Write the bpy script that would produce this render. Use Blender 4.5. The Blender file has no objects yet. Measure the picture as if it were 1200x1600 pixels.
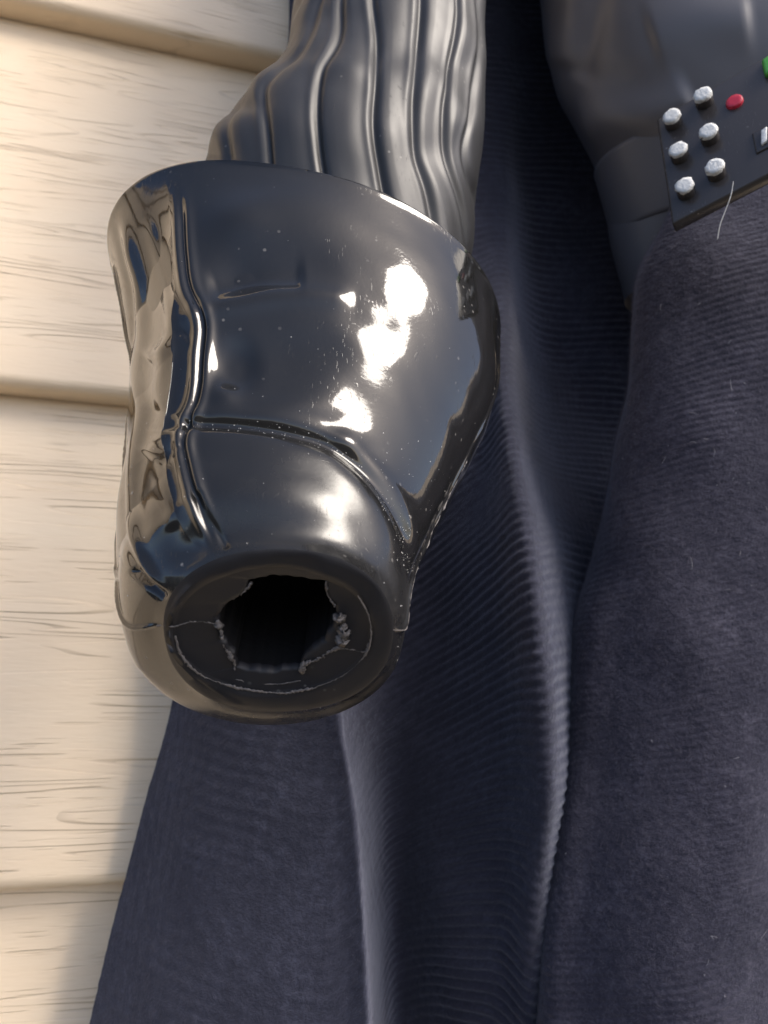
import bpy, math, random
import numpy as np
from mathutils import Matrix, Vector

rng = np.random.default_rng(7)
random.seed(7)
S = bpy.context.scene
COL = S.collection

# ------------------------------------------------------------------ camera
F = 1202.0                                   # focal length in photo pixels (1200x1600)
Xc = np.array([4400.0, 300.0, F]); Xc /= np.linalg.norm(Xc)
Zc = np.array([-7.0, -4700.0, F]); Zc -= Xc * Xc.dot(Zc); Zc /= np.linalg.norm(Zc)
Yc = np.cross(Zc, Xc)
M = np.stack([Xc, Yc, Zc], axis=1)           # cam(x right,y down,z fwd) = M @ world
r0 = np.array([(0 - 600) / F, (700 - 800) / F, 1.0]) * 0.30
CAM = np.array([0.0, -(M.T @ r0)[1], 0.0])   # the wall is the plane y = 0

def U(px, py, z):
    """camera-space pixel + depth -> world point(s)"""
    px, py, z = np.broadcast_arrays(np.asarray(px, float), np.asarray(py, float), np.asarray(z, float))
    c = np.stack([(px - 600) / F * z, (py - 800) / F * z, z], -1)
    return c @ M + CAM
def proj(P):
    c = (np.asarray(P) - CAM) @ M.T
    return c[..., 0] / c[..., 2] * F + 600, c[..., 1] / c[..., 2] * F + 800, c[..., 2]

cd = bpy.data.cameras.new('camera'); cam = bpy.data.objects.new('camera', cd); COL.objects.link(cam)
Rw = M.T @ np.diag([1, -1, -1])
m4 = Matrix([[*Rw[0], CAM[0]], [*Rw[1], CAM[1]], [*Rw[2], CAM[2]], [0, 0, 0, 1]])
cam.matrix_world = m4
cd.sensor_fit = 'VERTICAL'; cd.sensor_height = 36.0; cd.lens = 36.0 * F / 1600.0
cd.clip_start = 0.005; cd.clip_end = 3000
cd.dof.use_dof = True; cd.dof.focus_distance = 0.150; cd.dof.aperture_fstop = 30.0
S.camera = cam
S.render.resolution_x = 768; S.render.resolution_y = 1024

# ------------------------------------------------------------------ light
SUN_DIR = np.array([0.585, -0.665, 0.80])       # towards the sun
SUN_DIR = SUN_DIR / np.linalg.norm(SUN_DIR)
elev = math.asin(SUN_DIR[2]); az = math.atan2(SUN_DIR[0], SUN_DIR[1])
w = bpy.data.worlds.new('World'); S.world = w; w.use_nodes = True
wn = w.node_tree.nodes; wl = w.node_tree.links
bg = wn['Background']; sky = wn.new('ShaderNodeTexSky'); sky.sky_type = 'NISHITA'; sky.sun_disc = False
sky.sun_elevation = elev; sky.sun_rotation = az
sky.air_density = 0.55; sky.dust_density = 2.0; sky.ozone_density = 0.0
wl.new(sky.outputs[0], bg.inputs[0]); bg.inputs[1].default_value = 0.135
sd = bpy.data.lights.new('sun', 'SUN'); sd.energy = 1.5; sd.angle = math.radians(25); sd.color = (1.0, 0.93, 0.83)
sun = bpy.data.objects.new('sun', sd); COL.objects.link(sun)
sun.rotation_euler = Vector(tuple(SUN_DIR)).to_track_quat('Z', 'Y').to_euler()
S.view_settings.view_transform = 'Standard'; S.view_settings.look = 'None'
S.view_settings.exposure = 1.38; S.view_settings.gamma = 1.0
S.view_settings.use_curve_mapping = False
S.render.engine = 'CYCLES'

# ------------------------------------------------------------------ helpers
def mesh_obj(name, V, Fc, mat, parent=None, uv=None, smooth=True):
    me = bpy.data.meshes.new(name)
    V = np.asarray(V, float)
    me.from_pydata(V.tolist(), [], Fc if isinstance(Fc, list) else Fc.tolist())
    if uv is not None:
        ul = me.uv_layers.new(name='UVMap')
        li = np.zeros(len(me.loops), int); me.loops.foreach_get('vertex_index', li)
        ul.data.foreach_set('uv', np.asarray(uv, float)[li].ravel())
    if smooth: me.polygons.foreach_set('use_smooth', np.ones(len(me.polygons), bool))
    me.materials.append(mat); me.update()
    o = bpy.data.objects.new(name, me); COL.objects.link(o)
    if parent is not None: o.parent = parent
    return o
def tag(o, label=None, cat=None, group=None, kind=None):
    if label: o['label'] = label
    if cat: o['category'] = cat
    if group: o['group'] = group
    if kind: o['kind'] = kind
    return o
def empty(name, loc, label, cat):
    o = bpy.data.objects.new(name, None); COL.objects.link(o)
    # parts are built in world space, so the empty keeps the origin as its inverse
    o.location = tuple(loc); o.empty_display_size = 0.02
    return tag(o, label, cat)
def under(o, root):
    o.parent = root
    o.matrix_parent_inverse = Matrix.Translation(root.location).inverted()
    return o
def grid_faces(n, m, wrap=False, flip=False):
    """n rows, m columns"""
    i = np.arange(n - 1)[:, None]; j = np.arange(m if wrap else m - 1)[None, :]
    a = i * m + j; b = i * m + (j + 1) % m
    f = np.stack([a, b, b + m, a + m], -1).reshape(-1, 4)
    return f[:, ::-1] if flip else f
def cubic(xs, ys, x):
    """hermite (Catmull-Rom) through rows ys at xs, evaluated at x"""
    xs = np.asarray(xs, float); ys = np.asarray(ys, float); x = np.asarray(x, float)
    sh = ys.shape[1:]
    y2 = ys.reshape(len(xs), -1)
    d = np.diff(y2, axis=0) / np.diff(xs)[:, None]
    mt = np.zeros_like(y2); mt[0] = d[0]; mt[-1] = d[-1]
    hh = np.diff(xs)[:, None]
    mt[1:-1] = (d[:-1] * hh[1:] + d[1:] * hh[:-1]) / (hh[1:] + hh[:-1])
    k = np.clip(np.searchsorted(xs, x, side='right') - 1, 0, len(xs) - 2)
    h = (xs[k + 1] - xs[k])[:, None]; t = ((x - xs[k])[:, None]) / h
    r = (2*t**3 - 3*t**2 + 1) * y2[k] + (t**3 - 2*t**2 + t) * h * mt[k] + (-2*t**3 + 3*t**2) * y2[k+1] + (t**3 - t**2) * h * mt[k+1]
    return r.reshape((len(x),) + sh)
def normals(G, wrap):
    du = np.gradient(G, axis=0)
    if wrap: dv = (np.roll(G, -1, 1) - np.roll(G, 1, 1)) * 0.5
    else: dv = np.gradient(G, axis=1)
    n = np.cross(du, dv); return n / np.maximum(np.linalg.norm(n, axis=-1, keepdims=True), 1e-12)
def wav(P, scale, seed, n=10):
    """smooth noise: a sum of random plane waves, about -1..1"""
    r = np.random.default_rng(seed); out = 0
    for k in range(n):
        d = r.normal(size=3); d /= np.linalg.norm(d)
        out = out + np.sin(P @ d * (2 * math.pi / scale) * r.uniform(0.6, 1.7) + r.uniform(0, 6.28))
    return out / math.sqrt(n) * 0.8
def pline(px, py, pts):
    """distance to a polyline, signed side, and fade at its ends (all in photo pixels)"""
    pts = np.asarray(pts, float)
    t = np.concatenate([[0], np.cumsum(np.hypot(*np.diff(pts, axis=0).T))])
    q = cubic(t, pts, np.linspace(0, t[-1], max(24, int(t[-1] / 8))))
    best = np.full(px.shape, 1e9); side = np.zeros(px.shape); along = np.zeros(px.shape)
    n = len(q) - 1
    for i in range(n):
        ax, ay = q[i]; bx, by = q[i + 1]; dx, dy = bx - ax, by - ay; L = dx*dx + dy*dy + 1e-9
        s = np.clip(((px - ax) * dx + (py - ay) * dy) / L, 0, 1)
        ex = px - ax - s*dx; ey = py - ay - s*dy; d = np.hypot(ex, ey)
        mk = d < best
        best = np.where(mk, d, best); side = np.where(mk, np.sign(dx*ey - dy*ex), side); along = np.where(mk, (i + s) / n, along)
    fade = np.clip(np.minimum(along, 1 - along) / 0.12, 0, 1); fade = fade * fade * (3 - 2 * fade)
    return best, side, fade

def path_px(pts, n): 
    pts = np.asarray(pts, float); t = np.concatenate([[0], np.cumsum(np.hypot(*np.diff(pts, axis=0).T))])
    return cubic(t, pts, np.linspace(0, t[-1], n))

# ------------------------------------------------------------------ materials
class N:
    def __init__(s, name):
        s.m = bpy.data.materials.new(name); s.m.use_nodes = True
        s.t = s.m.node_tree; s.b = s.t.nodes['Principled BSDF']
    def n(s, t, **kw):
        x = s.t.nodes.new('ShaderNode' + t)
        for k, v in kw.items():
            if k in x.inputs.keys(): x.inputs[k].default_value = v
            else: setattr(x, k, v)
        return x
    def l(s, a, b): s.t.links.new(a, b)
    def coords(s, out='Object', scale=(1, 1, 1), rot=(0, 0, 0)):
        tc = s.n('TexCoord'); mp = s.n('Mapping'); mp.inputs['Scale'].default_value = scale; mp.inputs['Rotation'].default_value = rot
        s.l(tc.outputs[out], mp.inputs[0]); return mp.outputs[0]
    def noise(s, co, scale, detail=2, rough=0.5, dist=0):
        x = s.n('TexNoise', Scale=scale, Detail=detail, Roughness=rough, Distortion=dist); s.l(co, x.inputs['Vector']); return x.outputs['Fac']
    def ramp(s, fac, a, b, ca=(0, 0, 0, 1), cb=(1, 1, 1, 1)):
        r = s.n('ValToRGB'); e = r.color_ramp.elements; e[0].position = a; e[0].color = ca; e[1].position = b; e[1].color = cb
        s.l(fac, r.inputs[0]); return r.outputs[0]
    def math(s, op, a, b=None):
        x = s.n('Math', operation=op)
        for i, v in enumerate((a, b)):
            if v is None: continue
            if isinstance(v, (int, float)): x.inputs[i].default_value = v
            else: s.l(v, x.inputs[i])
        return x.outputs[0]
    def mix(s, fac, a, b):
        x = s.n('Mix', data_type='RGBA')
        if isinstance(fac, (int, float)): x.inputs[0].default_value = fac
        else: s.l(fac, x.inputs[0])
        for i, v in ((6, a), (7, b)):
            if isinstance(v, tuple): x.inputs[i].default_value = v
            else: s.l(v, x.inputs[i])
        return x.outputs[2]
    def bump(s, h, dist, strength=1.0, prev=None):
        x = s.n('Bump', Strength=strength, Distance=dist); s.l(h, x.inputs['Height'])
        if prev is not None: s.l(prev, x.inputs['Normal'])
        return x.outputs[0]
    def set(s, **kw):
        for k, v in kw.items():
            k = k.replace('_', ' ')
            if isinstance(v, (int, float, tuple)): s.b.inputs[k].default_value = v
            else: s.l(v, s.b.inputs[k])
        return s

def plastic(name, base, rough, dust=0.5, scr=1.0, scuff=False):
    a = N(name); co = a.coords()
    vo = a.n('TexVoronoi', Scale=420.0, Randomness=1.0); a.l(co, vo.inputs['Vector'])
    spk = a.ramp(vo.outputs['Distance'], 0.10, 0.17, (1, 1, 1, 1), (0, 0, 0, 1))
    msk = a.ramp(a.noise(co, 75, 3, 0.6), 0.52, 0.68)
    sp = a.n('SeparateColor'); a.l(vo.outputs['Color'], sp.inputs[0])
    keep = a.math('GREATER_THAN', sp.outputs[0], 0.55)
    d = a.math('MULTIPLY', a.math('MULTIPLY', spk, msk), a.math('MULTIPLY', keep, dust))
    # faint film of handling marks
    film = a.ramp(a.noise(co, 38, 5, 0.65), 0.42, 0.75)
    s1 = a.noise(a.coords(scale=(1, 9, 1), rot=(0.5, 0.9, 0.3)), 420, 2, 0.6)
    s2 = a.noise(a.coords(scale=(11, 1, 1), rot=(0.2, 0.5, 1.1)), 380, 2, 0.6)
    scrat = a.math('MULTIPLY', a.math('ADD', a.ramp(s1, 0.66, 0.72), a.ramp(s2, 0.67, 0.73)), film)
    col = a.mix(d, base + (1,), (0.45, 0.43, 0.40, 1))
    ro = a.math('ADD', a.math('ADD', rough, a.math('MULTIPLY', film, 0.05)), a.math('MULTIPLY', a.math('ADD', d, scrat), 0.22))
    if scuff:      # handled, duller end of the fist
        at = a.n('Attribute'); at.attribute_name = 'scuff'
        ro = a.math('ADD', ro, a.math('MULTIPLY', a.math('MULTIPLY', at.outputs['Fac'], a.ramp(a.noise(co, 90, 4, 0.6), 0.2, 0.6)), 0.30))
    b1 = a.bump(a.noise(co, 160, 3, 0.5), 0.00012, 0.3)
    b2 = a.bump(scrat, 0.00004, 0.5 * scr, b1)
    b3 = a.bump(a.noise(co, 1500, 2, 0.5), 0.00002, 0.35, b2)
    a.set(Base_Color=col, Roughness=ro, IOR=1.47, Normal=b3)
    return a.m
M_GAUNT = plastic('glossy_black_plastic', (0.010, 0.0098, 0.0095), 0.05, 0.35, scuff=True)
M_SLEEVE = plastic('satin_black_plastic', (0.018, 0.018, 0.019), 0.44, 0.3)
M_BASE = plastic('scuffed_black_plastic', (0.010, 0.010, 0.013), 0.55, 0.3)
M_VEST = plastic('black_vinyl', (0.095, 0.094, 0.105), 0.42, 0.1)
M_BOX = plastic('grey_black_plastic', (0.045, 0.040, 0.039), 0.22, 0.4)

def simple(name, col, rough, nscale=900, dist=0.0002, var=0.25):
    a = N(name); co = a.coords(); f = a.noise(co, nscale, 3, 0.6)
    dark = tuple(c * (1 - var) for c in col) + (1,)
    a.set(Base_Color=a.mix(f, dark, col + (1,)), Roughness=rough, Normal=a.bump(f, dist, 0.6)); return a.m
M_FLASH = simple('torn_plastic_edge', (0.17, 0.155, 0.15), 0.6, 1500, 0.0003, 0.7)
M_INNER = simple('hollow_inside', (0.006, 0.006, 0.008), 0.7)
M_WHITE = simple('chipped_white_paint', (0.78, 0.78, 0.75), 0.6, 1300, 0.0006, 0.35)
M_RED = simple('red_plastic', (0.55, 0.02, 0.05), 0.35)
M_GREEN = simple('green_plastic', (0.10, 0.42, 0.06), 0.35)
M_SILVER = simple('scraped_silver_paint', (0.70, 0.71, 0.70), 0.45, 1100, 0.0004, 0.4)
M_DUST = simple('pale_dust', (0.55, 0.54, 0.52), 0.8)
M_HAIR = simple('pale_hair', (0.70, 0.68, 0.64), 0.4)

def cloth(name, base, light, sheen):
    a = N(name)
    uv = a.coords('UV')
    n1 = a.noise(uv, 900, 3, 0.7); n2 = a.noise(uv, 60, 4, 0.6); n3 = a.noise(uv, 2600, 2, 0.6)
    n4 = a.noise(uv, 260, 3, 0.65)
    f = a.math('MULTIPLY', a.math('ADD', a.ramp(n1, 0.4, 0.72), a.ramp(n4, 0.42, 0.72)), a.ramp(n2, 0.2, 0.8))
    col = a.mix(f, base + (1,), light + (1,))
    b = a.bump(n1, 0.0006, 0.7); b = a.bump(n3, 0.0003, 0.6, b)
    a.set(Base_Color=col, Roughness=0.9, Normal=b)
    a.b.inputs['Sheen Weight'].default_value = sheen; a.b.inputs['Sheen Roughness'].default_value = 0.45
    a.b.inputs['Sheen Tint'].default_value = (0.75, 0.8, 1.0, 1)
    a.b.inputs['Specular IOR Level'].default_value = 0.15
    return a.m
M_CAPE = cloth('navy_black_ribbed_cloth', (0.019, 0.020, 0.032), (0.042, 0.044, 0.066), 0.30)
M_ROBE = cloth('fuzzy_navy_black_cloth', (0.024, 0.024, 0.038), (0.064, 0.061, 0.085), 0.22)
M_FUZZ = simple('cloth_fuzz', (0.11, 0.105, 0.14), 0.9)
M_LINT = simple('pale_lint', (0.42, 0.41, 0.44), 0.9)

def siding_mat():
    a = N('embossed_tan_vinyl')
    gx = a.coords('Object', scale=(1, 1, 1))
    warp = a.n('TexNoise', Scale=9.0, Detail=2.0); a.l(gx, warp.inputs['Vector'])
    # long wood-grain lines: contour lines of a noise stretched along the board
    gs = a.coords('Object', scale=(3.2, 16.0, 60.0))
    h = a.noise(gs, 1.0, 2, 0.45, 0.35)
    saw = a.math('FRACT', a.math('MULTIPLY', h, 17.0))
    line = a.ramp(saw, 0.0, 0.15, (1, 1, 1, 1), (0, 0, 0, 1))
    brk = a.ramp(a.noise(a.coords('Object', scale=(22, 22, 60)), 1.0, 3, 0.6), 0.45, 0.58)
    l1 = a.math('MULTIPLY', line, brk)
    # short dashes
    fine = a.noise(a.coords('Object', scale=(30, 60, 640)), 1.0, 2, 0.5)
    dm = a.ramp(a.noise(a.coords('Object', scale=(14, 14, 30)), 1.0, 2, 0.5), 0.42, 0.58)
    l2 = a.math('MULTIPLY', a.ramp(fine, 0.60, 0.67), dm)
    g = a.math('MINIMUM', a.math('ADD', l1, a.math('MULTIPLY', l2, 0.8)), 1.0)
    blot = a.noise(a.coords('Object', scale=(4, 10, 30)), 1.0, 4, 0.6)
    base = a.mix(blot, (0.82, 0.62, 0.41, 1), (0.88, 0.74, 0.54, 1))
    col = a.mix(a.math('MULTIPLY', g, 0.26), base, (0.36, 0.25, 0.15, 1))
    b = a.bump(a.math('SUBTRACT', 1.0, g), 0.0006, 0.7)
    b = a.bump(a.noise(a.coords('Object', scale=(120, 400, 700)), 1.0, 2, 0.5), 0.0003, 0.4, b)
    a.set(Base_Color=col, Roughness=0.45, Normal=b)
    return a.m
M_SIDING = siding_mat()
gm = N('dark_ground'); gc = gm.coords()
gm.set(Base_Color=gm.mix(gm.noise(gc, 3, 6, 0.6), (0.04, 0.04, 0.038, 1), (0.075, 0.072, 0.062, 1)), Roughness=0.9)

# ------------------------------------------------------------------ setting: ground, sided wall
g = 400.0
tag(mesh_obj('ground', [(-g, -g, -0.75), (g, -g, -0.75), (g, 0.5, -0.75), (-g, 0.5, -0.75)], [[0, 1, 2, 3]], gm.m, smooth=False), kind='structure')

def on_wall(px, py, y=0.0):
    d = U(px, py, 1.0) - CAM
    return CAM + d * ((y - CAM[1]) / d[1])
zl = [on_wall(0, 22, -0.004)[2], on_wall(0, 606, -0.010)[2], on_wall(0, 1392, -0.014)[2]]
pitch = (zl[0] - zl[2]) / 2
wall = empty('siding_wall', (0, 0, zl[2]), 'tan wood-grain vinyl siding wall behind the black figure', 'wall')
prof = []       # (z fraction from butt up, y)
d0, d1 = -0.015, -0.0015
zb = []
R = 0.0045
for k in range(9):                      # rounded lower edge, from underside to face
    an = math.radians(-90 + 90 * k / 8)
    zb.append((R + R * math.sin(an), d0 + R - R * math.cos(an)))
pf = [(0.0005, -0.0005), (0.0002, -0.006)] + zb
for k in range(1, 15):
    f = k / 14; pf.append((R + f * (pitch - R + 0.003), d0 + (d1 - d0) * f ** 0.9))
xs = np.linspace(-0.9, 1.1, 41)
bz, by = np.array(pf).T
for k in range(-3, 6):
    z0 = zl[1] + (k) * pitch
    V = np.zeros((len(pf), len(xs), 3)); V[..., 0] = xs[None]
    sag = 0.0006 * np.sin(xs * 9 + k)
    V[..., 1] = by[:, None] + sag[None] * 0.5; V[..., 2] = z0 + bz[:, None] + sag[None] * 0.4
    b = mesh_obj('siding_board', V.reshape(-1, 3), grid_faces(len(pf), len(xs)), M_SIDING)
    # every board carries its own stretch of grain
    b.data.transform(Matrix.Translation((-k * 1.37, 0, -z0))); b.location = (k * 1.37, 0, z0)
    under(b, wall)

# ------------------------------------------------------------------ the figure: gauntlet
fig = empty('plastic_figure', U(1150, 900, 0.30), 'black plastic figure with ribbed sleeve and shiny hollow fist gauntlet', 'figure')

# sections from cuff rim to fist end: left(x,y) right(x,y) top bottom(px), depth, oval ratio
SEC = [
    (0.00, (172, 402), (781, 506), 253, 660, 0.190, 0.86),
    (0.16, (162, 520), (774, 590), 392, 740, 0.178, 0.86),
    (0.36, (152, 655), (724, 694), 545, 840, 0.163, 0.86),
    (0.56, (146, 780), (672, 815), 672, 935, 0.150, 0.86),
    (0.74, (160, 888), (641, 888), 768, 1020, 0.138, 0.88),
    (0.90, (200, 985), (630, 968), 835, 1128, 0.128, 0.90),
    (1.00, (256, 1000), (614, 985), 858, 1112, 0.1225, 0.90),
]
sec_t, sec_C, sec_u, sec_v = [], [], [], []
TH = np.linspace(0, 2 * math.pi, 721)[:-1]
for (t, L, Rr, T, B, z, q) in SEC:
    cx, cy = (L[0] + Rr[0]) / 2, (T + B) / 2
    hw, hh, roll = (Rr[0] - L[0]) / 2, (B - T) / 2, (Rr[1] - L[1]) / 2
    for it in range(30):                       # true planar oval whose outline has these extents
        k = z / F
        C = np.array([(cx - 600) * k, (cy - 800) * k, z])
        u = np.array([hw * k, roll * k, 0.0])
        lat = hh * k; tr = max(q * hw * k, lat * 1.02)
        v = np.array([0, -lat, -math.sqrt(tr * tr - lat * lat)])
        P = C + np.cos(TH)[:, None] * u + np.sin(TH)[:, None] * v
        X = P[:, 0] / P[:, 2] * F + 600; Y = P[:, 1] / P[:, 2] * F + 800
        eL, eR, eT, eB = L[0] - X.min(), Rr[0] - X.max(), T - Y.min(), B - Y.max()
        cx += 0.4 * (eL + eR) / 2; hw += 0.4 * (eR - eL) / 2
        cy += 0.4 * (eT + eB) / 2; hh += 0.4 * (eB - eT) / 2
    sec_t.append(t); sec_C.append(C @ M + CAM); sec_u.append(u @ M); sec_v.append(v @ M)
sec = np.stack([sec_C, sec_u, sec_v], 1)       # (n,3,3)

NT, NA = 430, 640
tt = np.concatenate([[0.30, 0.12, 0.03, 0.004], np.linspace(0, 1, NT)])
scl = np.concatenate([[0.95, 0.968, 0.976, 0.985], np.ones(NT)])
th = np.linspace(0, 2 * math.pi, NA + 1)[:-1]
# denser columns on the side that faces the camera
th = th - 0.35 * np.sin(th - math.pi / 2) * 1.0
Q = cubic(sec_t, sec, tt)
cs, sn = np.cos(th), np.sin(th)
e = 2 / 2.25                                   # slightly squared oval
csq = np.sign(cs) * np.abs(cs) ** e; snq = np.sign(sn) * np.abs(sn) ** e
G = Q[:, 0][:, None] + scl[:, None, None] * (csq[None, :, None] * Q[:, 1][:, None] + snq[None, :, None] * Q[:, 2][:, None])
# the hand's left flank: a flat side that falls away behind a corner
thb_ = math.radians(197)
sq = lambda v: np.sign(v) * np.abs(v) ** e
cxr = np.interp(tt, [0, 0.16, 0.36, 0.56, 0.74, 0.9, 1.0], [0.56, 0.50, 0.44, 0.45, 0.42, 0.42, 0.42])   # where the corner runs, in half widths
tha = math.pi - np.arccos(cxr ** (1 / e))
PA = Q[:, 0] + scl[:, None] * (sq(np.cos(tha))[:, None] * Q[:, 1] + sq(np.sin(tha))[:, None] * Q[:, 2])
PB = Q[:, 0] + scl[:, None] * (sq(math.cos(thb_)) * Q[:, 1] * 1.02 + sq(math.sin(thb_)) * Q[:, 2])
thm = (th % (2 * math.pi))[None, :]
ff = np.clip((thm - tha[:, None]) / (thb_ - tha[:, None]), 0, 1)
inside = ((thm > tha[:, None]) & (thm < thb_))[..., None]
chord = PA[:, None] * (1 - ff)[..., None] + PB[:, None] * ff[..., None]
tw = np.interp(tt, [0.0, 0.03, 0.16, 0.66, 0.92, 1.0], [0, 0.15, 0.76, 0.76, 0.1, 0])[:, None, None]
G = np.where(inside, G * (1 - tw) + chord * tw, G)
Nn = normals(G, True)
axis_c = Q[:, 0][:, None]
if np.sum(Nn * (G - axis_c)) < 0: Nn = -Nn; GFLIP = True
else: GFLIP = False
px, py, pz = proj(G)
front = np.clip((np.sum(Nn * (CAM - G), -1) / np.linalg.norm(CAM - G, axis=-1) + 0.15) / 0.3, 0, 1)
D = np.zeros(px.shape)
mm = 0.001
def ridge(pts, h, wd, sh=0.0, skew=None):
    """raise (h>0) or cut (h<0) a rounded line, h in mm; sh shifts it sideways"""
    global D
    d, s, f = pline(px, py, pts)
    sd_ = d * s - sh
    if skew:
        wl_ = np.where(sd_ > 0, wd, wd * skew)
    else: wl_ = wd
    D += h * mm * np.exp(-(sd_ / wl_) ** 2) * f * front
def plateau(pts, h, wd):
    """one side of the line stands h mm higher; fades wd px away from the line"""
    global D
    d, s, f = pline(px, py, pts)
    D += h * mm * np.where(s > 0, 1 - np.exp(-(d / 5.0) ** 2), 0) * np.exp(-(d / wd) ** 2) * f * front
def dent(cx_, cy_, rx, ry, h, p=2):
    global D
    r = ((px - cx_) / rx) ** 2 + ((py - cy_) / ry) ** 2
    D += h * mm * np.exp(-r ** (p / 2)) * front
# soft hand-like waviness of blow-moulded plastic
D += (0.30 * wav(G, 0.030, 3) + 0.07 * wav(G, 0.015, 4)) * mm
R1 = [(284, 283), (289, 330), (294, 400), (303, 452), (321, 492), (318, 560), (312, 622), (298, 664), (293, 690), (301, 740), (318, 792), (348, 862)]
ridge(R1, 0.55, 8.0, -5); ridge(R1, -0.45, 5.5, 6); ridge(R1, 0.5, 7.0, 16)
R2 = [(190, 330), (203, 395), (217, 450), (222, 520), (213, 590), (219, 645), (210, 700), (206, 770), (213, 850), (240, 903), (272, 935)]
ridge(R2, 1.0, 8.0, 0); ridge(R2, -0.5, 7.0, 13)
# the long hollow between the two
r1 = path_px(R1, 80); xr = np.interp(py, r1[:, 1], r1[:, 0])
r2 = path_px([(172, 300), (176, 400), (190, 480), (200, 560), (196, 650), (190, 780), (184, 900)], 60); xl = np.interp(py, r2[:, 1], r2[:, 0])
fq = (px - xl) / (xr - xl)
sm = lambda a, b, x: (lambda t: t * t * (3 - 2 * t))(np.clip((x - a) / (b - a), 0, 1))
depth_ = np.interp(py, [255, 330, 430, 520, 560, 640, 672, 700, 780, 860, 900], [0, 0.6, 1.5, 1.1, 0.8, 1.4, 0.5, 1.1, 1.4, 0.6, 0])
hol = np.where((fq > 0.12) & (fq < 0.93), np.sin(np.clip((fq - 0.12) / 0.81, 0, 1) ** 1.25 * math.pi) ** 1.6, 0)
wob = 1 + 0.35 * wav(G, 0.020, 77)
D -= depth_ * mm * hol * front * wob
dent(268, 480, 20, 26, 0.5)
ridge([(226, 562), (262, 540), (292, 522)], 0.5, 12)
ridge([(222, 712), (250, 682), (292, 664)], 0.4, 11); ridge([(240, 726), (262, 706), (290, 694)], -0.3, 9)
ridge([(226, 330), (236, 390), (250, 450), (262, 505), (252, 560), (243, 620), (250, 660)], 0.55, 10)
ridge([(236, 690), (240, 740), (256, 790), (272, 830)], 0.25, 12)
ridge([(214, 858), (250, 820), (280, 790), (300, 770)], 0.3, 13)
# cuff front: shallow crease, hollows
ridge([(250, 512), (300, 492), (360, 476), (430, 464), (500, 463), (560, 470)], 0.65, 17); dent(425, 398, 85, 34, -1.0); dent(440, 560, 90, 48, -1.1); dent(400, 318, 80, 26, 0.5); ridge([(320, 450), (400, 430), (480, 428)], -0.8, 22)
dent(365, 425, 40, 34, -0.9); dent(492, 410, 40, 28, -0.25); dent(370, 345, 46, 26, 0.7); dent(470, 640, 60, 26, 0.5)
dent(365, 568, 34, 42, -1.3, 3); dent(352, 616, 24, 22, 0.8); dent(420, 640, 60, 20, 0.4)
dent(430, 350, 120, 45, 0.35); dent(520, 600, 60, 60, 0.3)
# right side: wobbling plane that breaks the highlight
dent(625, 450, 45, 60, 0.2); dent(560, 560, 45, 40, 0.35); dent(610, 520, 30, 26, -0.2); dent(545, 640, 36, 36, -0.15); dent(690, 420, 60, 60, 0.3)
D += (0.10 * wav(G, 0.011, 91) + 0.16 * wav(G * np.array([1, 1, 2.0]), 0.024, 92)) * mm * np.exp(-((px - 600) / 80) ** 2 - ((py - 510) / 150) ** 2) * front
# crease between the cuff and the closed hand
G1 = [(226, 680), (262, 668), (300, 664), (340, 664), (390, 668), (450, 678), (505, 694), (556, 728), (600, 778), (628, 832), (641, 890)]
ridge(G1, -0.6, 9.0); ridge(G1, 0.5, 20, 26); ridge(G1, 0.3, 12, -18)
dent(400, 760, 130, 60, 0.7); dent(535, 775, 50, 42, 0.15)
dent(545, 690, 28, 22, 0.6)
# folds low on the hand
ridge([(300, 770), (320, 810), (350, 866)], -0.5, 6, -8)
ridge([(208, 880), (238, 905), (268, 930)], -0.8, 6, 8)
dent(290, 820, 22, 30, 0.6)
# mould seam: a thin fin along both sides
def smooth_row(x):
    return np.convolve(np.pad(x, 20, mode='edge'), np.ones(41) / 41, 'valid')
jR = smooth_row(np.unwrap(th[np.argmax(px, 1)])); jL = smooth_row(np.unwrap(th[np.argmin(px, 1)]))
wrapd = lambda a: np.abs((a + math.pi) % (2 * math.pi) - math.pi)
fr = np.exp(-(wrapd(th[None] - jR[:, None]) / 0.020) ** 2)
fl = np.exp(-(wrapd(th[None] - jL[:, None]) / 0.018) ** 2)
tfade = np.concatenate([np.zeros(4), np.clip(np.linspace(0, 1, NT) / 0.05, 0, 1) * np.clip((1 - np.linspace(0, 1, NT)) / 0.05, 0, 1)])
D += (fr * 0.5 + fl * 0.6) * tfade[:, None] * mm * (1 + 0.15 * wav(G, 0.012, 9))
# rim lip
D += 0.10 * mm * np.exp(-((tt - 0.003) / 0.006) ** 2)[:, None]
D *= np.concatenate([np.zeros(4), np.ones(NT)])[:, None]
endf = np.clip((1 - tt) / 0.03, 0, 1)[:, None]; D *= np.where(np.arange(len(tt)) >= 4, 1, 1)[:, None] * (0.25 + 0.75 * endf)
GG = G + Nn * D[..., None]
# round the edge into the fist end
gauntlet = mesh_obj('gauntlet', GG.reshape(-1, 3), grid_faces(len(tt), NA, True, GFLIP), M_GAUNT)
sc_at = gauntlet.data.attributes.new('scuff', 'FLOAT', 'POINT')
dG1, sG1, _ = pline(px, py, G1)
below = np.interp(px, path_px(G1, 200)[:, 0], path_px(G1, 200)[:, 1])
sc_at.data.foreach_set('value', (np.clip((py - below - 6) / 40, 0, 1) * np.clip((px - 250) / 80, 0, 1)).ravel().astype(np.float32))
tag(gauntlet, 'glossy creased fist gauntlet with flared cuff'); under(gauntlet, fig)

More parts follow.
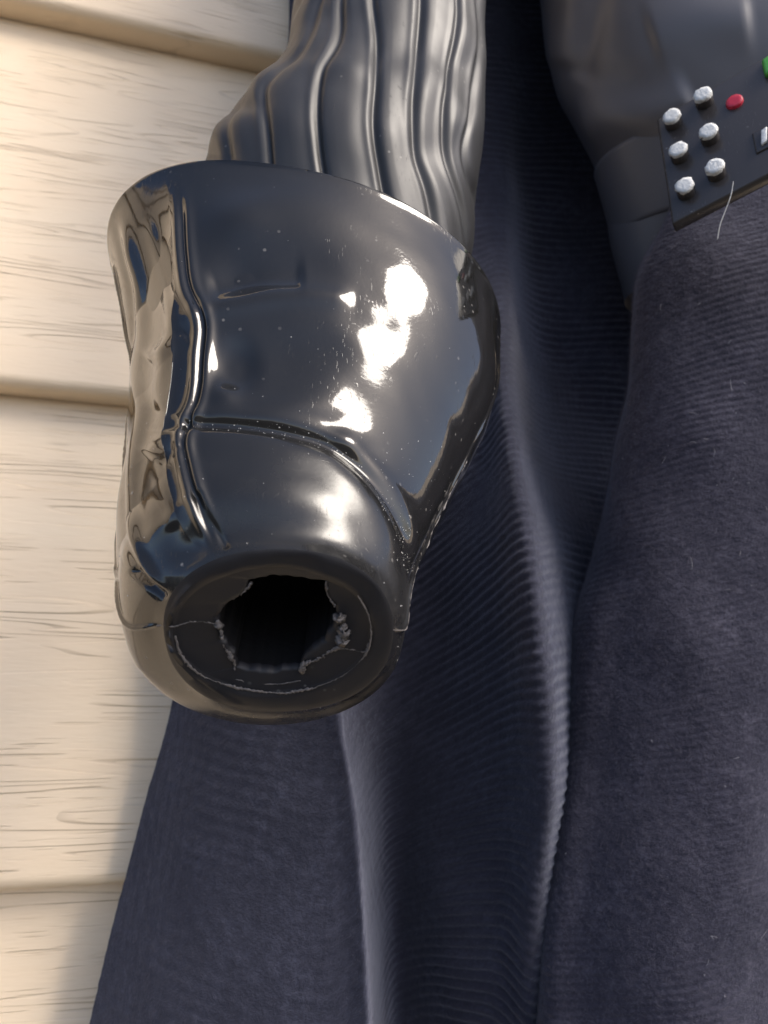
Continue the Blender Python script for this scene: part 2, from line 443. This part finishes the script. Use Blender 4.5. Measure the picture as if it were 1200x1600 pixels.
# fist end: flat face, raised ring, torn hole
C6, u6, v6 = sec[-1]
n6 = np.cross(u6, v6); n6 /= np.linalg.norm(n6)
if n6.dot(CAM - C6) < 0: n6 = -n6
def plane_pt(px_, py_, C, n):
    d = U(px_, py_, 1.0) - CAM
    return CAM + d * (((C - CAM) @ n) / (d @ n))[..., None]
edge = GG[-1]
ex, ey, _ = proj(edge)
cxh, cyh = 433.0, 980.0
ang = np.arctan2(ey - cyh, ex - cxh)
hole_px = np.array([(338, 968), (350, 945), (378, 928), (392, 906), (440, 902), (508, 908), (510, 930), (524, 952), (530, 968), (514, 990), (508, 1002), (474, 1030), (470, 1048), (425, 1052), (368, 1046), (366, 1024), (346, 1004), (344, 988)], float)
ha = np.arctan2(hole_px[:, 1] - cyh, hole_px[:, 0] - cxh); o_ = np.argsort(ha); hp = hole_px[o_]; ha = ha[o_]
ha3 = np.concatenate([ha - 2*math.pi, ha, ha + 2*math.pi]); hp3 = np.concatenate([hp, hp, hp])
hx = np.interp(ang, ha3, hp3[:, 0]) + 1.6 * np.sin(ang * 23) * np.sin(ang * 7 + 1); hy = np.interp(ang, ha3, hp3[:, 1]) + 1.4 * np.sin(ang * 19 + 2) * np.sin(ang * 5)
ring = lambda rx, ry, cx0=426, cy0=983: (cx0 + rx * np.cos(ang), cy0 + ry * np.sin(ang))
rows = [edge]
def row(xy, off): rows.append(plane_pt(np.asarray(xy[0]), np.asarray(xy[1]), C6, n6) + n6 * off * mm)
mid = plane_pt(ex, ey, C6, n6)
ctr = mid.mean(0)
rows.append(mid + (ctr - mid) * 0.03 + n6 * 0.30 * mm)
rows.append(mid + (ctr - mid) * 0.09 + n6 * 0.45 * mm)
row(ring(166, 106), 0.5)
row(ring(157, 100), 0.45); row(ring(153, 97), 0.05); row(ring(150, 95), -0.05)
row((hx + (ring(150, 95)[0] - hx) * 0.15, hy + (ring(150, 95)[1] - hy) * 0.15), -0.3)
row((hx, hy), -0.45)
hrim = rows[-1].copy()
rows.append(hrim - n6 * 1.6 * mm)
rows = np.array(rows)
rows[2:] += n6 * ((0.16 * wav(rows[2:], 0.006, 31) + 0.25 * wav(rows[2:], 0.018, 32)) * mm)[..., None]
base = mesh_obj('fist_end', rows.reshape(-1, 3), grid_faces(len(rows), NA, True, GFLIP), M_BASE)
tag(base, 'dark scuffed fist end with a torn round hole'); base.parent = gauntlet; base.matrix_parent_inverse = Matrix.Translation(fig.location).inverted() @ Matrix.Identity(4)
base.matrix_parent_inverse = Matrix.Identity(4)
inn = np.array([hrim - n6 * 1.4 * mm, hrim + (hrim - hrim.mean(0)) * 0.06 - n6 * 1.8 * mm, hrim + (hrim - hrim.mean(0)) * 0.10 - n6 * 15 * mm,
                hrim - n6 * 28 * mm, np.repeat((hrim.mean(0) - n6 * 30 * mm)[None], NA, 0)])
io = mesh_obj('hollow_inside', inn.reshape(-1, 3), grid_faces(len(inn), NA, True, GFLIP), M_INNER); io.parent = gauntlet

def ribbon_tube(name, P, rad, mat, parent, seed=0, sides=6, jitter=0.5):
    """an uneven thin bead along a 3D path"""
    P = np.asarray(P); r = np.random.default_rng(seed); n = len(P)
    T = np.gradient(P, axis=0); T /= np.linalg.norm(T, axis=1, keepdims=True) + 1e-12
    a = np.cross(T, CAM - P); a /= np.linalg.norm(a, axis=1, keepdims=True) + 1e-12
    b = np.cross(T, a)
    lo = np.interp(np.arange(n), np.linspace(0, n, 9), r.normal(size=9))
    rr = rad * np.clip(1 + jitter * (0.5 * r.normal(size=n) + 1.3 * lo), 0.12, 2.6)
    rr[0] *= 0.3; rr[-1] *= 0.3
    an = np.linspace(0, 2 * math.pi, sides + 1)[:-1]
    V = P[:, None] + rr[:, None, None] * (np.cos(an)[None, :, None] * a[:, None] + np.sin(an)[None, :, None] * b[:, None])
    o = mesh_obj(name, V.reshape(-1, 3), grid_faces(n, sides, True), mat)
    if parent is not None: o.parent = parent
    return o
def on_plane_path(pts, off, n, jit=0.0):
    q = path_px(pts, n) + rng.normal(0, jit, (n, 2))
    return plane_pt(q[:, 0], q[:, 1], C6, n6) + n6 * off * mm
def specks(name, P, Nr, wgt, count, rmin, rmax, mat, parent, seed):
    r = np.random.default_rng(seed); w_ = wgt.ravel() / wgt.sum()
    id_ = r.choice(len(w_), count, p=w_)
    p = P.reshape(-1, 3)[id_]; n = Nr.reshape(-1, 3)[id_]
    a = np.cross(n, r.normal(size=(count, 3))); a /= np.linalg.norm(a, axis=1, keepdims=True); b = np.cross(n, a)
    rr = (rmin + (rmax - rmin) * r.random(count) ** 3)[:, None]
    el = r.uniform(0.5, 1.0, (count, 1))
    A = np.stack([p + a * rr, p + b * rr * el, p - a * rr * r.uniform(.6, 1, (count, 1)), p - b * rr * el, p + n * rr * 0.5], 1)
    fs = (np.arange(count)[:, None, None] * 5 + np.array([[0, 1, 4], [1, 2, 4], [2, 3, 4], [3, 0, 4]])[None]).reshape(-1, 3)
    o = mesh_obj(name, A.reshape(-1, 3), fs, mat, smooth=False); o['kind'] = 'stuff'; o.parent = parent; return o
gfront = (np.sum(Nn * (CAM - GG), -1) > 0) * (np.arange(len(tt)) >= 4)[:, None]
dG1, _, _ = pline(px, py, G1)
wd_ = gfront * (0.02 + 1.1 * np.exp(-(dG1 / 11) ** 2) * (px > 300) + 0.30 * np.exp(-((px - 640) / 45) ** 2 - ((py - 730) / 55) ** 2)
               + 0.12 * np.exp(-((px - 480) / 60) ** 2 - ((py - 690) / 30) ** 2))
specks('dust', GG, Nn, wd_, 620, 0.00003, 0.00017, M_DUST, gauntlet, 61)
# pale torn flash on the fist end
arc = [(274, 990), (284, 1020), (306, 1046), (350, 1066), (400, 1077), (440, 1080), (490, 1073), (540, 1050), (575, 1012), (580, 985), (572, 950), (558, 928)]
ribbon_tube('flash_bead', on_plane_path(arc[:7], 0.42, 120, 0.6), 0.00016, M_FLASH, gauntlet, 1)
ribbon_tube('flash_bead', on_plane_path(arc[6:], 0.42, 90, 0.4), 0.00009, M_FLASH, gauntlet, 2)
ribbon_tube('flash_bead', on_plane_path([(246, 974), (272, 976), (300, 969), (338, 971)], 0.5, 50, 0.6), 0.00012, M_FLASH, gauntlet, 3)
ribbon_tube('flash_bead', on_plane_path([(338, 972), (344, 986), (346, 1000)], -0.3, 26, 1.2), 0.00038, M_FLASH, gauntlet, 4)
ribbon_tube('flash_bead', on_plane_path([(348, 1012), (360, 1026), (366, 1040), (366, 1048)], -0.3, 30, 1.2), 0.00028, M_FLASH, gauntlet, 5)
ribbon_tube('flash_bead', on_plane_path([(528, 962), (536, 978), (537, 996), (531, 1004)], -0.2, 36, 1.6), 0.00055, M_FLASH, gauntlet, 6)
ribbon_tube('flash_bead', on_plane_path([(532, 1010), (512, 1022), (490, 1034), (474, 1042), (472, 1054)], -0.2, 50, 1.2), 0.00034, M_FLASH, gauntlet, 7)
ribbon_tube('flash_bead', on_plane_path([(532, 1012), (550, 1015), (571, 1017), (576, 1004)], 0.1, 40, 0.7), 0.00016, M_FLASH, gauntlet, 8)
ribbon_tube('flash_bead', on_plane_path([(366, 1062), (400, 1068), (440, 1069), (470, 1064)], -0.1, 60, 0.4), 0.00009, M_FLASH, gauntlet, 9)
ribbon_tube('flash_bead', on_plane_path([(346, 952), (362, 938), (380, 927), (394, 912)], -0.35, 40, 0.8), 0.00013, M_FLASH, gauntlet, 10)
ribbon_tube('flash_bead', on_plane_path([(509, 910), (511, 930), (524, 950)], -0.35, 30, 0.8), 0.00011, M_FLASH, gauntlet, 11)
# pale broken edge on the mould seam
gx0, _, _ = proj(GG)
seam = GG[np.arange(4, len(tt)), np.argmax(gx0[4:], 1)]
qx, qy, _ = proj(seam)
for (a, b_, rd, sdn) in ((720, 740, 0.00010, 21), (748, 800, 0.00016, 22), (805, 858, 0.00013, 23), (885, 950, 0.00007, 24), (955, 985, 0.00009, 25)):
    mk = (qy > a) & (qy < b_)
    if mk.sum() > 6: ribbon_tube('flash_bead', seam[mk][::2] + (CAM - seam[mk][::2]) * 0.0012, rd * 0.75, M_FLASH, gauntlet, sdn, jitter=0.5)

# ------------------------------------------------------------------ sleeve
SL = [  # centre px, half width px, depth
    (-900, 980, 330, 0.340), (-640, 850, 270, 0.315), (-420, 700, 190, 0.285), (-260, 632, 150, 0.262), (-120, 620, 145, 0.248), (40, 608, 147, 0.236), (120, 600, 155, 0.230), (175, 580, 173, 0.226), (230, 556, 193, 0.222),
    (320, 531, 210, 0.216), (400, 522, 212, 0.212), (480, 518, 203, 0.206), (560, 500, 190, 0.196)]
SL = np.array(SL, float)
NS, NB = 330, 560
ty = np.concatenate([np.linspace(-900, -270, 40), np.linspace(-260, 560, NS - 40)])
q = cubic(SL[:, 0], SL[:, 1:], ty)
thb = np.linspace(0, 2 * math.pi, NB + 1)[:-1]; thb = thb - 0.35 * np.sin(thb - math.pi / 2)
k_ = q[:, 2] / F
Cc = np.stack([(q[:, 0] - 600) * k_, (ty - 800) * k_, q[:, 2]], -1)
hwm = q[:, 1] * k_
uu = np.stack([hwm, 0.06 * hwm, 0 * hwm], -1); vv = np.stack([0 * hwm, -0.18 * hwm, -0.80 * hwm], -1)
G = Cc[:, None] + np.cos(thb)[None, :, None] * uu[:, None] + np.sin(thb)[None, :, None] * vv[:, None]
G = G @ M + CAM; axs = (Cc @ M + CAM)[:, None]
Nn = normals(G, True); SF = False
if np.sum(Nn * (G - axs)) < 0: Nn = -Nn; SF = True
px, py, pz = proj(G)
front = np.clip((np.sum(Nn * (CAM - G), -1) / np.linalg.norm(CAM - G, axis=-1) + 0.1) / 0.25, 0, 1)
D = (0.40 * wav(G * np.array([0.45, 0.45, 1.0]), 0.034, 12) + 0.10 * wav(G, 0.016, 13)) * mm
lines = [
    [(500, -270), (478, -100), (462, 0), (430, 70), (392, 120), (362, 160), (350, 230), (345, 300)],
    [(525, -270), (508, -100), (492, 0), (472, 60), (428, 110), (408, 140), (410, 200), (414, 300)],
    [(552, -270), (540, -100), (525, 0), (519, 60), (496, 108), (488, 170), (491, 230), (508, 330)],
    [(588, -270), (582, -100), (574, 0), (581, 60), (579, 130), (575, 200), (586, 270), (610, 380)],
    [(640, -270), (646, -100), (648, 0), (645, 80), (636, 160), (641, 230), (660, 310), (680, 420)],
    [(690, -270), (702, -100), (709, 0), (702, 80), (686, 180), (694, 250), (716, 330), (730, 430)],
    [(730, -270), (738, -100), (742, 0), (744, 60), (733, 150), (719, 230), (738, 320), (742, 430)],
]
pil = np.zeros(px.shape)
dmin = np.full(px.shape, 1e9)
for i, L_ in enumerate(lines):
    d, s, f = pline(px, py, L_)
    dmin = np.minimum(dmin, d)
    w1 = 7.0 if i < 5 else 5.0
    x_ = d * s
    D += (0.40 * np.exp(-((x_ - 2) / w1) ** 2) - 1.1 * np.exp(-((x_ + 10 * w1 / 8) / (w1 * 0.9)) ** 2)) * mm * front
for (cx_, cy_, rx, ry, h_) in ((452, 30, 60, 34, 1.3), (418, 84, 50, 18, -1.0), (392, 122, 46, 26, 1.5), (362, 168, 40, 14, -1.0), (345, 205, 40, 28, 1.4), (322, 244, 36, 12, -0.9),
                              (545, 110, 40, 22, 0.8), (610, 200, 34, 40, 0.7), (665, 140, 34, 40, 0.8), (668, 240, 30, 34, -0.9), (610, 90, 34, 26, -0.7), (540, 190, 34, 50, 0.6), (450, 190, 40, 50, 0.6), (715, 190, 24, 30, 0.9), (720, 100, 24, 26, -0.7), (530, 40, 36, 26, -0.6)):
    D += h_ * mm * np.exp(-((px - cx_) / rx) ** 2 - ((py - cy_) / ry) ** 2) * front
pil = np.clip(dmin / 36, 0, 1)
D += 0.8 * mm * np.sin(pil * math.pi / 2) * front
D += (1 - front) * 0.6 * mm * np.abs(np.sin(thb * 11))[None]
GG = G + Nn * D[..., None]
sl = mesh_obj('sleeve', GG.reshape(-1, 3), grid_faces(NS, NB, True, SF), M_SLEEVE)
tag(sl, 'satin black sleeve with raised lengthwise ribs'); under(sl, fig)

# ------------------------------------------------------------------ torso in a black vinyl vest, belt
sinterp = lambda x, a, b: np.convolve(np.pad(np.interp(x, a, b), 12, mode='reflect', reflect_type='odd'), np.ones(25) / 25, 'valid')
NV, NW = 200, 420
ty = np.linspace(-900, 480, NV); thw = np.linspace(0, 2 * math.pi, NW + 1)[:-1]
zc = sinterp(ty, [-900, -420, 0, 170, 240, 480], [0.400, 0.385, 0.338, 0.312, 0.312, 0.315])
cxp = sinterp(ty, [-420, 0, 240, 380], [1190, 1215, 1235, 1240])
hwp = sinterp(ty, [-420, -100, 100, 180, 240, 480], [385, 368, 350, 338, 285, 250])
k_ = zc / F
Cc = np.stack([(cxp - 600) * k_, (ty - 800) * k_, zc], -1)
hwm = hwp * k_
G = Cc[:, None] + np.cos(thw)[None, :, None] * np.stack([hwm, 0.1 * hwm, -0.15 * hwm], -1)[:, None] + np.sin(thw)[None, :, None] * np.stack([0 * hwm, -0.06 * hwm, -0.55 * hwm], -1)[:, None]
G = G @ M + CAM; axs = (Cc @ M + CAM)[:, None]
Nn = normals(G, True); SF = False
if np.sum(Nn * (G - axs)) < 0: Nn = -Nn; SF = True
px, py, pz = proj(G); front = np.ones(px.shape); D = (1.0 * wav(G, 0.08, 41) + 0.25 * wav(G, 0.03, 42)) * mm
ridge([(905, -60), (890, 20), (872, 110)], 1.6, 20); ridge([(945, -60), (928, 40), (900, 130)], -1.4, 20)
ridge([(900, 205), (960, 185), (1020, 178), (1090, 150)], 2.6, 34)
ridge([(1010, 60), (1080, 40), (1180, 30)], 1.5, 40)
dent(950, 125, 60, 30, -1.2)
GG = G + Nn * D[..., None]
to = mesh_obj('torso', GG.reshape(-1, 3), grid_faces(NV, NW, True, SF), M_VEST); tag(to, 'black vinyl covered torso'); under(to, fig)
# belt: a band round the waist, its top edge showing left of the box
kb = []
for yy, sc_ in ((262, 0.97), (264, 1.002), (267, 1.006), (372, 1.006), (376, 1.002), (378, 0.97)):
    i = np.interp(yy, ty, np.arange(NV)); i0 = int(i)
    c = Cc[i0]; base_ = (G[i0] - (c @ M + CAM)) * sc_ + (c @ M + CAM)
    X_, _, _ = proj(base_)
    kb.append(base_ + np.array([0, 0, -1]) * ((X_ - 1100) * -0.00002)[:, None])
kb = np.array(kb)
bt = mesh_obj('belt', kb.reshape(-1, 3), grid_faces(len(kb), NW, True, SF), M_VEST); under(bt, fig)

# ------------------------------------------------------------------ cape (one sheet, folded)
def sheet(name, rows_py, rows_pts, ny, nx, mat, rib_h, rib_p, seed, thick=0.0009, slant=0.0, ribmask=0.5, fine=0.35, ribfun=None):
    pts = np.array(rows_pts, float)                       # rows x ctrl x (px, z)
    A = cubic(rows_py, pts, np.linspace(rows_py[0], rows_py[-1], ny))
    nc = pts.shape[1]
    ctl = np.arange(nc)
    Bm = np.stack([cubic(ctl, A[i], np.linspace(0, nc - 1, nx)) for i in range(ny)])
    yy = np.linspace(rows_py[0], rows_py[-1], ny)[:, None] + 0 * Bm[..., 0]
    G = U(Bm[..., 0], yy, Bm[..., 1])
    # resample each row evenly along its length
    for i in range(ny):
        s = np.concatenate([[0], np.cumsum(np.linalg.norm(np.diff(G[i], axis=0), axis=1))])
        tq = np.linspace(0, s[-1], nx)
        G[i] = np.stack([np.interp(tq, s, G[i][:, c]) for c in range(3)], -1)
    su = np.concatenate([np.zeros((ny, 1)), np.cumsum(np.linalg.norm(np.diff(G, axis=1), axis=2), 1)], 1)
    sv = np.concatenate([np.zeros((1, nx)), np.cumsum(np.linalg.norm(np.diff(G, axis=0), axis=2), 0)], 0)
    Nn = normals(G, False)
    if np.sum(Nn * (CAM - G)) < 0: Nn = -Nn
    ph = (sv + slant * su + 0.0010 * wav(G, 0.05, seed)) / rib_p * 2 * math.pi
    mk = np.clip(ribmask + 0.6 * wav(G, 0.05, seed + 1), 0.08, 1)
    if ribfun is not None: mk = mk * ribfun(*proj(G)[:2])
    D = rib_h * np.sin(ph) * mk + (fine * wav(G, 0.045, seed + 2) + 0.08 * wav(G, 0.004, seed + 3)) * mm
    P = G + Nn * D[..., None]
    V = np.concatenate([P.reshape(-1, 3), (P - Nn * thick).reshape(-1, 3)])
    f = grid_faces(ny, nx); n = ny * nx
    def strip(idx): 
        a = idx[:-1]; b = idx[1:]; return np.stack([a, b, b + n, a + n], -1)
    idx = np.arange(n).reshape(ny, nx)
    fs = np.concatenate([f, f[:, ::-1] + n, strip(idx[0]), strip(idx[-1][::-1]), strip(idx[:, 0][::-1]), strip(idx[:, -1])])
    uv = np.stack([su, sv], -1).reshape(-1, 2); uv = np.concatenate([uv, uv])
    return mesh_obj(name, V, fs, mat, uv=uv), P, Nn

CR = [-220, 0, 300, 600, 900, 1110, 1250, 1400, 1600, 1820]
#        left edge      panel                        right edge     turned under    recess        rise         mid          ridge        past ridge     end
CP = [
 [(430, .375), (500, .370), (560, .365), (600, .362), (625, .362), (620, .370), (660, .375), (700, .382), (750, .388), (800, .392), (860, .396), (1050, .400)],
 [(452, .350), (500, .345), (550, .340), (590, .335), (615, .335), (610, .345), (650, .350), (700, .368), (745, .378), (790, .385), (850, .392), (1040, .400)],
 [(415, .320), (470, .312), (530, .305), (575, .298), (600, .297), (596, .308), (640, .318), (700, .335), (740, .345), (788, .352), (842, .372), (1040, .376)],
 [(362, .295), (430, .285), (500, .278), (550, .270), (575, .269), (572, .282), (620, .295), (690, .292), (745, .290), (798, .280), (858, .340), (1050, .352)],
 [(308, .276), (380, .264), (450, .256), (520, .248), (545, .247), (543, .262), (600, .276), (680, .272), (762, .254), (838, .238), (905, .272), (1060, .305)],
 [(266, .268), (340, .250), (420, .241), (505, .232), (533, .231), (533, .248), (600, .266), (680, .264), (776, .247), (858, .231), (918, .262), (1060, .295)],
 [(228, .260), (310, .241), (400, .232), (520, .224), (555, .223), (553, .242), (610, .266), (688, .258), (782, .244), (862, .229), (912, .258), (1050, .290)],
 [(188, .251), (285, .233), (390, .224), (530, .217), (569, .216), (566, .238), (615, .268), (695, .254), (780, .244), (846, .235), (895, .260), (1040, .286)],
 [(140, .240), (250, .222), (370, .213), (535, .207), (580, .206), (576, .232), (620, .268), (712, .252), (784, .244), (836, .238), (880, .262), (1040, .282)],
 [(86, .229), (215, .212), (350, .203), (540, .197), (590, .196), (586, .226), (630, .264), (725, .250), (790, .246), (832, .245), (880, .264), (1040, .280)],
]
cape, CPos, CNrm = sheet('cape', CR, CP, 720, 460, M_CAPE, 0.00040, 0.0039, 51, ribmask=0.7,
    ribfun=lambda x, y: np.where(x > 600, 1.0, 0.18))
tag(cape, 'dark navy ribbed cloth cape hanging in folds behind the black fist', 'cape')

# ------------------------------------------------------------------ robe (fuzzy skirt at the right)
RR = [250, 345, 420, 520, 640, 760, 880, 980, 1100, 1220, 1340, 1460, 1600, 1820]
edge_px = [1080, 1042, 1002, 988, 974, 952, 922, 898, 884, 872, 852, 838, 834, 832]
RP = []
for yv, xe in zip(RR, edge_px):
    ze = np.interp(yv, [250, 400, 900, 1300, 1820], [0.262, 0.262, 0.262, 0.250, 0.240])
    zf = np.interp(yv, [250, 400, 900, 1300, 1820], [0.252, 0.244, 0.234, 0.222, 0.208])
    fold = np.interp(yv, [250, 800, 1100, 1820], [0.0, 0.001, 0.004, 0.006])
    RP.append([(xe + 60, ze + 0.045), (xe + 8, ze + 0.018), (xe, ze), (xe + 22, ze - (ze - zf) * 0.45), (xe + 75, ze - (ze - zf) * 0.8 + fold),
               (xe + 150, zf + fold * 0.7), (xe + 240, zf - 0.002), (xe + 340, zf - 0.003), (xe + 470, zf + 0.006), (xe + 600, zf + 0.03)])
robe, RPos, RNrm = sheet('robe', RR, RP, 640, 420, M_ROBE, 0.00015, 0.0023, 71, slant=0.28, ribmask=0.45, fine=0.6)
tag(robe, 'fuzzy dark navy cloth robe skirt hanging below the button box', 'robe')

def fibres(name, P, Nrm, count, length, rad, mat, parent, seed, curl=0.6, lift=0.5, mask=None):
    r = np.random.default_rng(seed)
    Pf = P.reshape(-1, 3); Nf = Nrm.reshape(-1, 3)
    X_, Y_, _ = proj(Pf)
    ok = (X_ > -60) & (X_ < 1260) & (Y_ > -60) & (Y_ < 1660)
    if mask is not None: ok &= mask(X_, Y_)
    cand = np.nonzero(ok)[0]
    id_ = r.choice(cand, count)
    p = Pf[id_] + r.normal(0, 0.0003, (count, 3)); n = Nf[id_]
    d = r.normal(size=(count, 3)); d -= n * np.sum(d * n, 1, keepdims=True); d /= np.linalg.norm(d, axis=1, keepdims=True)
    sdv = np.cross(n, d)
    Ln = length * r.uniform(0.4, 1.5, count)[:, None]
    cu = r.normal(0, curl, count)[:, None]
    lf = lift * r.uniform(0.2, 1.2, count)[:, None]
    V = []
    for k in range(4):
        f = k / 3
        c = p + Ln * (d * f + sdv * cu * f * f + n * lf * math.sin(f * 2.6))
        V.append((c, rad * (1 - 0.7 * abs(f - 0.4))))
    allv = []
    for c, w_ in V:
        view = CAM - c; view /= np.linalg.norm(view, axis=1, keepdims=True)
        sd2 = np.cross(d + sdv * cu, n); sd2 /= np.linalg.norm(sd2, axis=1, keepdims=True) + 1e-12
        allv += [c + sd2 * w_, c - sd2 * w_ * 0.5 + n * w_ * 0.9, c - sd2 * w_ * 0.5 - n * w_ * 0.9]
    A = np.stack(allv, 1)                                   # count x 12 x 3
    fs = []
    for k in range(3):
        for j in range(3):
            a = 3 * k + j; b = 3 * k + (j + 1) % 3
            fs.append([a, b, b + 3, a + 3])
    Fq = (np.arange(count)[:, None, None] * 12 + np.array(fs)[None]).reshape(-1, 4)
    o = mesh_obj(name, A.reshape(-1, 3), Fq, mat); o['kind'] = 'stuff'
    if parent is not None: o.parent = parent
    return o
fibres('fuzz', RPos, RNrm, 60000, 0.0011, 0.000022, M_FUZZ, robe, 81)
fibres('fuzz', CPos, CNrm, 16000, 0.0008, 0.000018, M_FUZZ, cape, 82)
fibres('lint', RPos, RNrm, 55, 0.0017, 0.00005, M_LINT, robe, 83, curl=1.0, mask=lambda x, y: (x > 1020))
fibres('lint', RPos, RNrm, 90, 0.0004, 0.00011, M_LINT, robe, 84)

# ------------------------------------------------------------------ button box on the belt
nb = np.array([-0.52, -0.36, -0.78]); nb /= np.linalg.norm(nb); nb = nb @ M
B0 = U(1048, 185, 0.222)
def bp(px_, py_, off=0.0):
    return plane_pt(np.array([float(px_)]), np.array([float(py_)]), B0, nb)[0] + nb * off
box = empty('button_box', bp(1110, 330), 'tilted dark plastic box with white, red and green buttons on the belt', 'control box')
tl, bl = bp(1026, 186), bp(1050, 350)
ax_x = bp(1200, 272) - bl; ax_x /= np.linalg.norm(ax_x)
ax_y = tl - bl; Hb = np.linalg.norm(ax_y); ax_y = ax_y / Hb
Wb = 0.052
def hex_box(name, o, X, Y, Z, mat, parent, bev=0.0006):
    import bmesh
    bm = bmesh.new(); vs = [bm.verts.new(tuple(o + a * X + b * Y + c * Z)) for c in (0, 1) for b in (0, 1) for a in (0, 1)]
    for f in ((0, 1, 3, 2), (4, 6, 7, 5), (0, 4, 5, 1), (2, 3, 7, 6), (0, 2, 6, 4), (1, 5, 7, 3)): bm.faces.new([vs[i] for i in f])
    bmesh.ops.recalc_face_normals(bm, faces=bm.faces)
    bmesh.ops.bevel(bm, geom=bm.edges[:], offset=bev, segments=3, profile=0.5, affect='EDGES')
    me = bpy.data.meshes.new(name); bm.to_mesh(me); bm.free(); me.materials.append(mat)
    for p in me.polygons: p.use_smooth = True
    ob = bpy.data.objects.new(name, me); COL.objects.link(ob); under(ob, parent); return ob
hex_box('case', bl - nb * 0.004, ax_x * Wb, ax_y * Hb, nb * 0.004, M_BOX, box, 0.0007)
def lathe(name, c, n, prof, mat, parent, seg=40, jit=0.0, seed=0):
    r = np.random.default_rng(seed)
    a = np.cross(n, np.array([0.3, 0.2, 1.0])); a /= np.linalg.norm(a); b = np.cross(n, a)
    an = np.linspace(0, 2 * math.pi, seg + 1)[:-1]
    V = []
    for rr, h in prof:
        rj = rr * (1 + jit * r.normal(size=seg))
        V.append(c + n * h + rj[:, None] * (np.cos(an)[:, None] * a + np.sin(an)[:, None] * b))
    V = np.array(V); f = grid_faces(len(prof), seg, True).tolist()
    o = mesh_obj(name, V.reshape(-1, 3), f, mat); under(o, parent); return o
br = 0.0024
for i, (bx_, by_) in enumerate([(1053, 194), (1063, 246), (1073, 302), (1101, 161), (1110, 218), (1120, 273)]):
    c = bp(bx_, by_)
    st = lathe('button', c, nb, [(br * 1.02, -0.0005), (br, 0.0004), (br * 0.96, 0.0030), (br * 0.80, 0.0034), (0.00001, 0.0034)], M_BOX, box, 40)
    cp = lathe('painted_cap', c, nb, [(br * 1.00, 0.0024), (br * 1.02, 0.0031), (br * 0.97, 0.0035), (br * 0.6, 0.0036), (br * 0.3, 0.00355), (0.00001, 0.0036)], M_WHITE, box, 22, 0.05, 90 + i)
    cp.parent = st; cp.matrix_parent_inverse = Matrix.Identity(4)
    st['label'] = 'round black button with chipped white top'
c = bp(1148, 161)
rb = lathe('button', c, nb, [(br * 0.98, -0.0005), (br * 0.90, 0.0008), (br * 0.84, 0.0010), (br * 0.5, 0.00102), (0.00001, 0.00102)], M_RED, box); rb['label'] = 'round red button'
def rel(px_, py_):
    d = bp(px_, py_) - bl; A_ = np.stack([ax_x, ax_y], 1); return np.linalg.lstsq(A_, d, rcond=None)[0]
gx_, gy_ = rel(1196, 124)
gb = hex_box('indicator', bl + ax_x * gx_ + ax_y * gy_ - nb * 0.0005, ax_x * 0.010, ax_y * 0.0062, nb * 0.0022, M_GREEN, box, 0.0008); gb['label'] = 'green indicator block'
sx_, sy_ = rel(1182, 242)
hex_box('grille_frame', bl + ax_x * sx_ + ax_y * sy_ - nb * 0.0005, ax_x * 0.020, ax_y * 0.0075, nb * 0.0011, M_BOX, box, 0.0004)
for k in range(7):
    hex_box('grille_bar', bl + ax_x * (sx_ + 0.0015 + k * 0.0025) + ax_y * (sy_ + 0.0012) + nb * 0.0004, ax_x * 0.0016 + ax_y * 0.0004, ax_y * 0.0046 + ax_x * 0.0007, nb * 0.0011, M_SILVER, box, 0.0003)

# ------------------------------------------------------------------ stray hair
hp_ = path_px([(1146, 283), (1142, 305), (1133, 330), (1125, 352), (1121, 374)], 40)
hz0 = proj(bp(1146, 283))[2]; hz = np.linspace(hz0 - 0.006, hz0 - 0.003, 40)
hr = ribbon_tube('stray_hair', U(hp_[:, 0], hp_[:, 1], hz), 0.00011, M_HAIR, None, 95, jitter=0.05)
tag(hr, 'single pale curved hair hanging from the lower edge of the box', 'hair')
